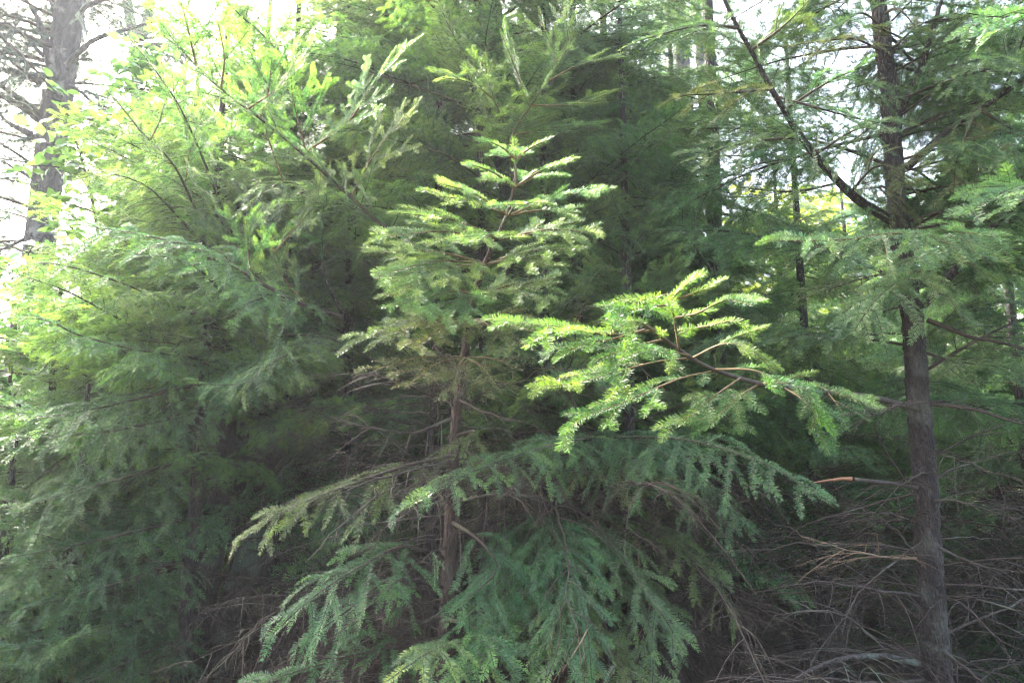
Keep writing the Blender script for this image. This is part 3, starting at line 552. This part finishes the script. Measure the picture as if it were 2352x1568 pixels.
# ================================================================== L: big leafy conifer at the left
tL = polyline([(415, 1640, 4.2), (450, 1450, 4.2), (490, 1250, 4.2), (512, 1100, 4.2), (528, 900, 4.2), (538, 700, 4.3), (545, 480, 4.4), (540, 360, 4.45)])
b0 = tL[0].copy(); b0[2] = -.1; tL = [b0] + tL
L_ = Tree('hemlock_tree', 'broad feathery conifer whose layered boughs sweep towards the open sky, blazing pale green where sunlit', 'conifer', (b0[0], b0[1], 0))
L_.trunk(tL, .10, .008, M_BARK, seed=6, K=120)
lb = [([(785, 728, 3.7), (690, 698, 3.4), (600, 650, 3.2), (480, 580, 3.1), (330, 540, 3.0), (130, 508, 2.95)], .45, .9, M_NEED),
      ([(530, 840, 4.2), (430, 818, 3.7), (324, 805, 3.4), (180, 769, 3.2), (108, 735, 3.1), (5, 730, 3.0)], .42, .8, M_NEED),
      ([(535, 780, 4.2), (700, 770, 3.8), (680, 800, 3.3), (600, 850, 3.1), (545, 915, 3.0)], .36, .7, M_NEED),
      ([(530, 880, 4.2), (420, 890, 3.7), (300, 920, 3.4), (150, 950, 3.2), (30, 960, 3.1)], .46, .6, M_NEEDB),
      ([(525, 930, 4.2), (400, 960, 3.7), (250, 990, 3.4), (80, 1005, 3.2), (-20, 1010, 3.1)], .48, .5, M_NEEDB),
      ([(515, 1040, 4.2), (380, 1070, 3.7), (200, 1120, 3.4), (20, 1170, 3.2)], .48, .5, M_NEEDB),
      ([(500, 1170, 4.2), (350, 1210, 3.7), (180, 1250, 3.4), (20, 1280, 3.2)], .48, .4, M_NEEDB),
      ([(490, 1260, 4.2), (350, 1310, 3.7), (200, 1360, 3.4), (40, 1400, 3.2)], .48, .4, M_NEEDB),
      ([(470, 1370, 4.2), (300, 1430, 3.7), (150, 1470, 3.4), (-10, 1500, 3.2)], .48, .35, M_NEEDB),
      ([(460, 1440, 4.2), (330, 1500, 3.6), (220, 1560, 3.3), (100, 1620, 3.1)], .45, .3, M_NEEDB),
      ([(538, 620, 4.3), (460, 500, 3.8), (400, 380, 3.4), (330, 310, 3.3), (270, 235, 3.25), (209, 176, 3.2)], .36, .9, M_NEED),
      ([(538, 640, 4.3), (430, 520, 3.8), (340, 430, 3.4), (260, 400, 3.3), (200, 390, 3.2)], .40, .9, M_NEED),
      ([(538, 560, 4.3), (480, 400, 3.8), (420, 260, 3.5), (370, 180, 3.4), (300, 90, 3.3)], .36, .9, M_NEED),
      ([(535, 760, 4.2), (400, 700, 3.7), (280, 650, 3.4), (150, 610, 3.2), (40, 600, 3.1)], .40, .8, M_NEED),
      ([(535, 700, 4.2), (460, 620, 3.6), (380, 590, 3.3), (250, 570, 3.1)], .36, .9, M_NEED),
      ([(530, 850, 4.2), (600, 830, 3.5), (560, 880, 3.2), (430, 880, 3.0)], .32, .6, M_NEED),
      ([(540, 500, 4.3), (700, 440, 3.7), (640, 420, 3.3), (560, 480, 3.1)], .34, .6, M_NEED)]
for i, (l, la, yg, m) in enumerate(lb):
    L_.bough(polyline(l), m, lat=la, r0=.013, bare=.2, droop=.55, young=yg, yprob=.6, seed=600 + i, ns=.0036, nl=.018, nw=.0021, K=22)
# upright side shoots, upper left
for i, l in enumerate([[(575, 670), (572, 600), (568, 530), (565, 500)], [(415, 320), (405, 240), (395, 170)], [(500, 590), (480, 520), (465, 470)], [(345, 310), (370, 270), (372, 235)], [(700, 700), (640, 620), (620, 540)],
                       [(640, 330), (600, 270), (560, 140), (540, 60)], [(450, 420), (440, 330), (470, 250)], [(750, 560), (720, 470), (740, 380)]]):
    L_.bough(L_.grow(l), M_NEED, M_SHOOT, lat=.22, nz=.5, ang=48, rows=4, r0=.004, bare=.03, droop=.05, young=.9, yprob=.8, seed=630 + i, normal=(0, -.6, .7), ns=.0034, spacing=.05)
L_.bough(polyline([(785, 720, 3.6), (745, 630, 3.5), (740, 520, 3.45), (745, 460, 3.4)]), M_NEED, M_BARK, name='limb', lat=.2, r0=.008, bare=.5, seed=640, spacing=.08)
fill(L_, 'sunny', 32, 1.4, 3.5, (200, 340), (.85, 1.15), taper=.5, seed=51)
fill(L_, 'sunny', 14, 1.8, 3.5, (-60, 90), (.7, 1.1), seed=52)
fill(L_, 'droop', 9, .7, 1.9, (240, 310), (.8, 1.1), seed=53)
fill(L_, 'dead_dark', 26, .2, 2.2, (-120, 110), (.7, 1.3), pitch=(-25, 10), seed=54)

# M: leaning lichen-covered trunk
tM = polyline([(470, 1640, 4.9), (560, 1330, 4.9), (625, 1120, 4.9), (700, 850, 5.0), (760, 500, 5.2), (800, 100, 5.4), (820, -300, 5.6)])
b0 = tM[0].copy(); b0[2] = -.1; tM = [b0] + tM
tM = [b0] + polyline([(470, 1640, 4.3), (560, 1330, 4.4), (625, 1120, 4.5), (700, 850, 4.7), (760, 500, 4.9), (800, 100, 5.1), (820, -300, 5.3)]); b0 = tM[1].copy(); b0[2] = -.1; tM[0] = b0
T_M = Tree('fir_tree', 'leaning trunk blotched with pale green lichen, wrapped in dark dead twigs beneath the feathery conifer', 'fir tree', (b0[0], b0[1], 0))
T_M.trunk(tM, .10, .05, M_LICH, seed=7, K=100)
fill(T_M, 'dead_dark', 34, .3, 2.6, (-100, 110), (.7, 1.2), pitch=(-25, 10), seed=61)
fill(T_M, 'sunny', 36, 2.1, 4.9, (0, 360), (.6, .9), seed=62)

# T3 slender dark trunk between the middle and the right tree
tT = polyline([(1690, 1640, 4.6), (1672, 1300, 4.6), (1652, 900, 4.6), (1641, 650, 4.6), (1640, 400, 4.7), (1632, 100, 4.8), (1625, -200, 4.9)])
b0 = tT[0].copy(); b0[2] = -.1; tT = [b0] + tT
T3 = Tree('fir_tree', 'slender fir with a smooth nearly black trunk, seen above and below the bright low bough', 'fir tree', (b0[0], b0[1], 0))
T3.trunk(tT, .062, .03, M_BARK, seed=8, K=90)
fill(T3, 'near_long', 30, 1.7, 4.2, (-100, 100), (.6, .9), seed=71)
fill(T3, 'near_long', 14, 1.9, 4.0, (200, 320), (.6, .8), seed=72)
fill(T3, 'dead', 26, .3, 1.9, (0, 360), (.8, 1.2), pitch=(-20, 10), seed=73)

# E thin dark stem at the top
tE = polyline([(1110, 700, 4.0), (1104, 300, 3.9), (1099, 130, 3.9), (1095, 0, 3.9), (1092, -200, 3.9)])
b0 = tE[0].copy(); b0[2] = -.1; b0[0] = at(1120, 1500, 4.0)[0]; tE = [b0] + tE
E = Tree('fir_tree', 'thin dark stem rising straight in front of the thick grey trunk near the top', 'fir tree', (b0[0], b0[1], 0))
E.trunk(tE, .035, .012, M_BARK, seed=9, K=80)
fill(E, 'near_mid', 22, 2.6, 4.6, (-80, 80), (.6, .9), seed=75)
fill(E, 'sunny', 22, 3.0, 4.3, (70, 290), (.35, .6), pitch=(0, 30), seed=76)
fill(E, 'dead', 14, 3.0, 4.2, (0, 360), (.3, .5), seed=77)

# ================================================================== big old tree far left
tO = polyline([(18, 1500, 9.5), (30, 1000, 9.5), (62, 760, 9.5), (88, 600, 9.5), (112, 400, 9.5), (138, 200, 9.5), (158, 60, 9.5), (170, -100, 9.5), (185, -500, 9.5)])
b0 = tO[0].copy(); b0[2] = -.1; tO = [b0] + tO
O = Tree('larch_tree', 'tall old tree with a thick grey-brown trunk and dark spreading limbs against the white sky', 'tree', (b0[0], b0[1], 0))
O.trunk(tO, .20, .155, M_BARKG, seed=10, K=500, sides=56, rough=.01, relief=.08, flare=False, bend=.1)
for i, (l, r) in enumerate([([(128, 210), (112, 120), (95, 50), (55, -20)], .09), ([(125, 195), (60, 175), (0, 160), (-60, 150)], .08), ([(112, 290), (60, 250), (0, 215), (-60, 190)], .08), ([(150, 120), (135, 60), (110, -20)], .07),
                            ([(100, 130), (60, 90), (20, 60), (-30, 30)], .03), ([(115, 330), (50, 300), (0, 260)], .07), ([(105, 420), (60, 400), (0, 370)], .04), ([(150, 150), (220, 90), (290, 60), (350, 40)], .04), ([(158, 40), (230, 0), (330, -20)], .04),
                            ([(95, 520), (40, 560), (-20, 580)], .03), ([(140, 190), (190, 210), (240, 250)], .03), ([(115, 340), (170, 320), (230, 330)], .03)]):
    O.bough(polyline(l, 9.4), M_DARK, M_BARKG, name='limb', lat=1.0, r0=r, r1=.012, bare=.1, droop=.35, spacing=.16, sub_sp=.12, ns=.006, nl=.035, nw=.010, lvl3=False, axis_needles=False, seed=700 + i, young=.3, jit=.9, normal=(0, -.4, .9), wob=.15)
fill(O, 'larch', 40, 5.5, 8.5, (180, 380), (.6, 1.1), seed=81)
fill(O, 'larch', 14, 2.5, 5.5, (200, 340), (.5, .9), seed=82)

# other background conifers
n_bg = 0
def conifer(name, label, px, d, h, r, key, n, seed, group=None, zlo=.9, L=1.0, lean=0., bark=None, dead=10, m=None):
    x = at(px, 784, d)[0]; y = at(px, 784, d)[1]
    tr = Tree(name, label, 'conifer', (x, y, 0), group)
    tr.trunk([(x, y, -.15), (x + lean * .3, y, h * .35), (x + lean, y, h * .7), (x + lean, y, h)], r, .012, bark or M_BARK, sides=10, K=40, seed=seed)
    fill(tr, key, n, zlo, h * .98, (0, 360), (.75 * L, 1.1 * L), taper=.75, pitch=(-18, 22), seed=seed)
    if dead: fill(tr, 'dead_dark', dead, .3, zlo + .1, (0, 360), (.8, 1.2), seed=seed + 1)
    return tr
bgl = 'green conifer crowded among its neighbours in the dim depth of the thicket'
spec = [(620, 5.8, 6.5, .07), (860, 5.4, 6.5, .07), (1330, 5.3, 6.5, .06), (1490, 5.6, 6.0, .06), (1010, 6.4, 7.5, .08), (380, 6.3, 5.2, .07), (740, 7.6, 8, .09), (1200, 7.4, 8, .09), (1420, 7.8, 7.0, .09), (500, 8.6, 7.0, .09),
        (1800, 6.4, 4.4, .06), (2260, 6.2, 4.6, .06), (1960, 7.8, 4.6, .07), (1580, 8.6, 5.4, .08), (2420, 5.2, 4.6, .06), (900, 9.8, 9, .1), (1300, 10, 9, .1), (1120, 12, 10, .12), (620, 11, 9, .12), (1500, 11.5, 8.0, .1), (1750, 10, 2.8, .08), (2050, 10.5, 2.8, .08), (2300, 9.5, 2.8, .08), (350, 9.5, 5.4, .09), (780, 13, 9, .12), (1650, 13, 3, .1), (1900, 13, 3, .1), (2450, 11, 3, .1), (2180, 14, 3, .1), (1400, 14, 8, .12), (980, 14.5, 9, .12), (450, 13, 5.5, .1), (200, 11, 3.6, .1)]
for i, (px, d, h, r) in enumerate(spec):
    key = 'mid' if d < 9 else 'far'; h = min(h, (1.7 + .66 * d) * (.70 + .30 * ((i * 37) % 10) / 9))
    conifer('conifer_tree', bgl, px, d, h, r, key, (46 if px > 1500 else 74) if d < 9 else 64, 800 + i * 3, 'conifers deep in the thicket', zlo=(1.5 if px > 1700 else 1.2) if d < 9 else .3, L=.95 if d < 7 else 1.0, dead=50 if d < 9 else 0)
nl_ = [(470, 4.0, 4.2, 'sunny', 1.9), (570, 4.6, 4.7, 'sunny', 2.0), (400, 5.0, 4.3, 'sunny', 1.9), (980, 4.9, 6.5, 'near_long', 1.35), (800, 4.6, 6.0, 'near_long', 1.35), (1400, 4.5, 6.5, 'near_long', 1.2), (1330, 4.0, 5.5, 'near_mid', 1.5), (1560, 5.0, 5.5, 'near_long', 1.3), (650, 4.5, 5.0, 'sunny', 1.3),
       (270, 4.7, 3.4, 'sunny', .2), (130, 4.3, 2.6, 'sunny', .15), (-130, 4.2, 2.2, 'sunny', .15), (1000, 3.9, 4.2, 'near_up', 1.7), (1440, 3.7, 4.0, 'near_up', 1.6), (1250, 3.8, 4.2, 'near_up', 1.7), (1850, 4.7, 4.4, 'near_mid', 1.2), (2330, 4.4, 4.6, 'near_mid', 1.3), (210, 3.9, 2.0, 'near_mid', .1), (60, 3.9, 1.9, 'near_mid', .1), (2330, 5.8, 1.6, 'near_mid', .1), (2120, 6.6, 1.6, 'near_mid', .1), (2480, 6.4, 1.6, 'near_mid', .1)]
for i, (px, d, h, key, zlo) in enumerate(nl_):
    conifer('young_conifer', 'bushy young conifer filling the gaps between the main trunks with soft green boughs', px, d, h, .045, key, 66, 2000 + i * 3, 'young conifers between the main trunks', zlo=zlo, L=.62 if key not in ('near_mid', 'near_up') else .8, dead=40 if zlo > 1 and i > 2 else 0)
# two tall bare trunks against the sky at the top right and one forked at the top left
for i, (px, d, lab, r) in enumerate([(1578, 9, 'pale straight bare trunk against the sky, behind the rising limb, the thicker of two', .13), (1628, 10, 'thin pale bare trunk against the sky, just beside a thicker one', .09)]):
    a = at(px, 784, d); tr = Tree('pine_tree', lab, 'tree', (a[0], a[1], 0)); tr.trunk([(a[0], a[1], -.1), (a[0] + .1, a[1], 5), (a[0] - .1, a[1], 11)], r, r * .6, M_BARKG, seed=890 + i, flare=False)
    fill(tr, 'far', 10, 7.5, 10.5, (0, 360), (.5, .8), seed=895 + i)
a = at(312, 784, 12); tr = Tree('forked_tree', 'distant slim tree forking into a Y against the white sky', 'tree', (a[0], a[1], 0))
tr.trunk([(a[0], a[1], -.1), (a[0], a[1], 3.5), at(316, 95, 12)], .12, .10, M_BARKG, seed=897, flare=False)
tr.trunk([at(316, 95, 12), at(300, 50, 12), at(285, -60, 12)], .09, .06, M_BARKG, seed=898, name='limb', flare=False, K=20)
tr.trunk([at(316, 95, 12), at(338, 50, 12), at(350, -60, 12)], .09, .06, M_BARKG, seed=899, name='limb', flare=False, K=20)
tr.P = np.array([at(316, 95, 12), at(338, 50, 12), at(350, -60, 12)]); fill(tr, 'larch', 12, 5.6, 7.5, (0, 360), (.4, .7), seed=900)

# ================================================================== broadleaf trees
def leaves_geo(C_, Nr, rng, size, n_young=.4):
    n = len(C_); 
    D = nrm(rng.normal(0, 1, (n, 3)) * [1, 1, .35] + [0, 0, -.25]); U = nrm(Nr + rng.normal(0, .45, (n, 3))); S = nrm(np.cross(U, D)); U = np.cross(D, S)
    sz = size * rng.uniform(.6, 1.15, n)[:, None]
    prof = [(0, 0), (.25, .30), (.5, .34), (.8, .16), (1.0, 0)]
    V = [C_]; 
    pts = [C_]
    for t_, w_ in prof[1:4]:
        pts.append(C_ + D * sz * t_ + S * sz * w_ + U * sz * .08)
    pts.append(C_ + D * sz - U * sz * .06)
    for t_, w_ in prof[3:0:-1]:
        pts.append(C_ + D * sz * t_ - S * sz * w_ + U * sz * .08)
    mids = [C_ + D * sz * t_ - U * sz * .02 for t_ in (.25, .5, .8)]
    V = np.stack(pts + mids, 1)  # 8 + 3 = 11
    b = np.arange(n)[:, None] * 11
    q = np.concatenate([b + np.array([[1, 2, 9, 8]]), b + np.array([[2, 3, 10, 9]]), b + np.array([[8, 9, 6, 7]]), b + np.array([[9, 10, 5, 6]])])
    tr = np.concatenate([b + np.array([[0, 1, 8]]), b + np.array([[0, 8, 7]]), b + np.array([[3, 4, 10]]), b + np.array([[10, 4, 5]])])
    y = np.repeat(rng.uniform(0, 1, n) * n_young * 2, 11).clip(0, 1); ti = np.repeat(rng.uniform(0, 1, n), 11)
    return V.reshape(-1, 3), q, tr, y, ti
def broadleaf(name, label, base, h, rad, nleaf, size, seed, m, group=None, pts=None, wood=M_BARK, r0=.04, crown_lo=.3, cat='tree'):
    rng = np.random.default_rng(seed); base = np.array(base, float)
    tr = Tree(name, label, cat, base, group)
    path = pts if pts is not None else [base + [0, 0, -.1], base + [rng.normal(0, .15), 0, h * .5], base + [rng.normal(0, .3), 0, h]]
    tr.trunk(path, r0, .006, wood, sides=8, K=30, seed=seed, flare=False)
    P = tr.P; k = rng.integers(int(30 * crown_lo), 30, 70); N_ = len(k)
    D = nrm(rng.normal(0, 1, (N_, 3)) * [1, 1, .3] + [0, 0, .25]); ln = rad * rng.uniform(.5, 1, N_) * (1 - .5 * (k / 30))
    s = np.linspace(0, 1, 7)[None, :, None]
    Q = P[k][:, None] + D[:, None] * s * ln[:, None, None]; Q[..., 2] -= (s[..., 0] ** 2) * ln[:, None] * .2
    wd = Wood(); wd.add(*tubes(Q, .004 + ln * .008, np.full(N_, .002), 4))
    g = spawn(Q, np.tile([[0, 0, 1.]], (N_, 1)), ln, rng, .15, 1, ln.mean() * .12, R(50), lambda t, l: l * .45 * (1 - t) + rad * .08, 5, .0, .3)
    Q2 = g[0]; wd.add(*tubes(Q2, np.full(len(Q2), .003), np.full(len(Q2), .001), 3))
    b = link('branches' if False else 'crown', None, tr.root) if False else None
    off = P[0]
    br = link('branch', wd.mesh('branch', wood, off=off), tr.root, off - tr.base)
    i = rng.integers(0, len(Q2), nleaf); tt = rng.uniform(.1, 1, nleaf)
    c, T = interp(Q2, i, tt)
    c = c + rng.normal(0, size * .35, c.shape)
    V, q, t3, y, ti = leaves_geo(c, np.tile([[0, 0, 1.]], (nleaf, 1)), rng, size)
    me = mesh_from('foliage', V - off, q, [m], {'young': y, 'tint': ti}, tris=t3)
    link('foliage', me, tr.root, off - tr.base)
    return tr
# near maple-like saplings, upper left
def px0(px, d): a = at(px, 784, d); return [a[0], a[1], 0.]
broadleaf('broadleaf_sapling', 'airy sapling with bright yellow-green broad leaves in front of the thick old trunk', px0(170, 5.2), 4, .75, 900, .11, 1001, M_LEAF, r0=.03, crown_lo=.55, cat='sapling',
          pts=[np.array(px0(110, 5.2)) + [0, 0, -.1], at(250, 900, 5.2), at(230, 600, 5.2), at(200, 420, 5.2), at(150, 260, 5.2)])
broadleaf('broadleaf_sapling', 'taller sapling with broad green leaves between the forked tree and the sunlit conifer', px0(420, 5.6), 4, .8, 1500, .10, 1002, M_LEAF, r0=.03, crown_lo=.45, cat='sapling',
          pts=[np.array(px0(450, 5.6)) + [0, 0, -.1], at(440, 900, 5.6), at(420, 500, 5.6), at(390, 300, 5.6), at(370, 120, 5.6)])
broadleaf('broadleaf_sapling', 'low sapling with pale broad leaves at the very edge, below the sunlit fir tips', px0(60, 4.6), 3, .6, 600, .11, 1003, M_LEAF, r0=.025, crown_lo=.4, cat='sapling',
          pts=[np.array(px0(-30, 4.8)) + [0, 0, -.1], at(0, 1150, 4.8), at(30, 800, 4.8), at(60, 600, 4.8)])
# sunlit undergrowth behind
yl = [(1750, 12, 6.0), (1980, 13, 6.2), (2250, 12, 6.5), (2450, 13, 6.5), (1500, 15, 7.0), (2100, 16, 7.0), (1850, 17, 7.5), (2350, 17, 7.5), (60, 13, 3.6), (-150, 12, 4.0), (260, 14, 4.2), (1200, 16, 4), (900, 15, 4), (600, 14, 3.5)]
for i, (px, d, h) in enumerate(yl):
    broadleaf('broadleaf_tree', 'sunlit yellow-green broadleaf tree glowing through gaps far behind the conifers', px0(px, d), h, 2.2, 5000, .17, 1100 + i, M_LEAFY if i % 3 != 2 else M_LEAF, 'sunlit broadleaf trees behind the thicket', crown_lo=.12)

# ================================================================== haze
import bmesh
bm = bmesh.new(); bmesh.ops.create_cube(bm, size=1.0)
me = bpy.data.meshes.new('haze'); bm.to_mesh(me); bm.free()
hz = link('haze', me); hz.scale = (60, 60, 16); hz.location = (0, 12, 6.5)
hm = bpy.data.materials.new('haze'); hm.use_nodes = True; t = hm.node_tree; t.nodes.clear()
pv = t.nodes.new('ShaderNodeVolumePrincipled'); pv.inputs['Color'].default_value = (.9, .95, 1, 1); pv.inputs['Density'].default_value = .0018; pv.inputs['Anisotropy'].default_value = .45
o = t.nodes.new('ShaderNodeOutputMaterial'); t.links.new(pv.outputs[0], o.inputs['Volume']); me.materials.append(hm)
hz['kind'] = 'stuff'
print('meshes', len(bpy.data.meshes), 'objects', len(bpy.data.objects), 'faces', sum(len(m.polygons) for m in bpy.data.meshes))
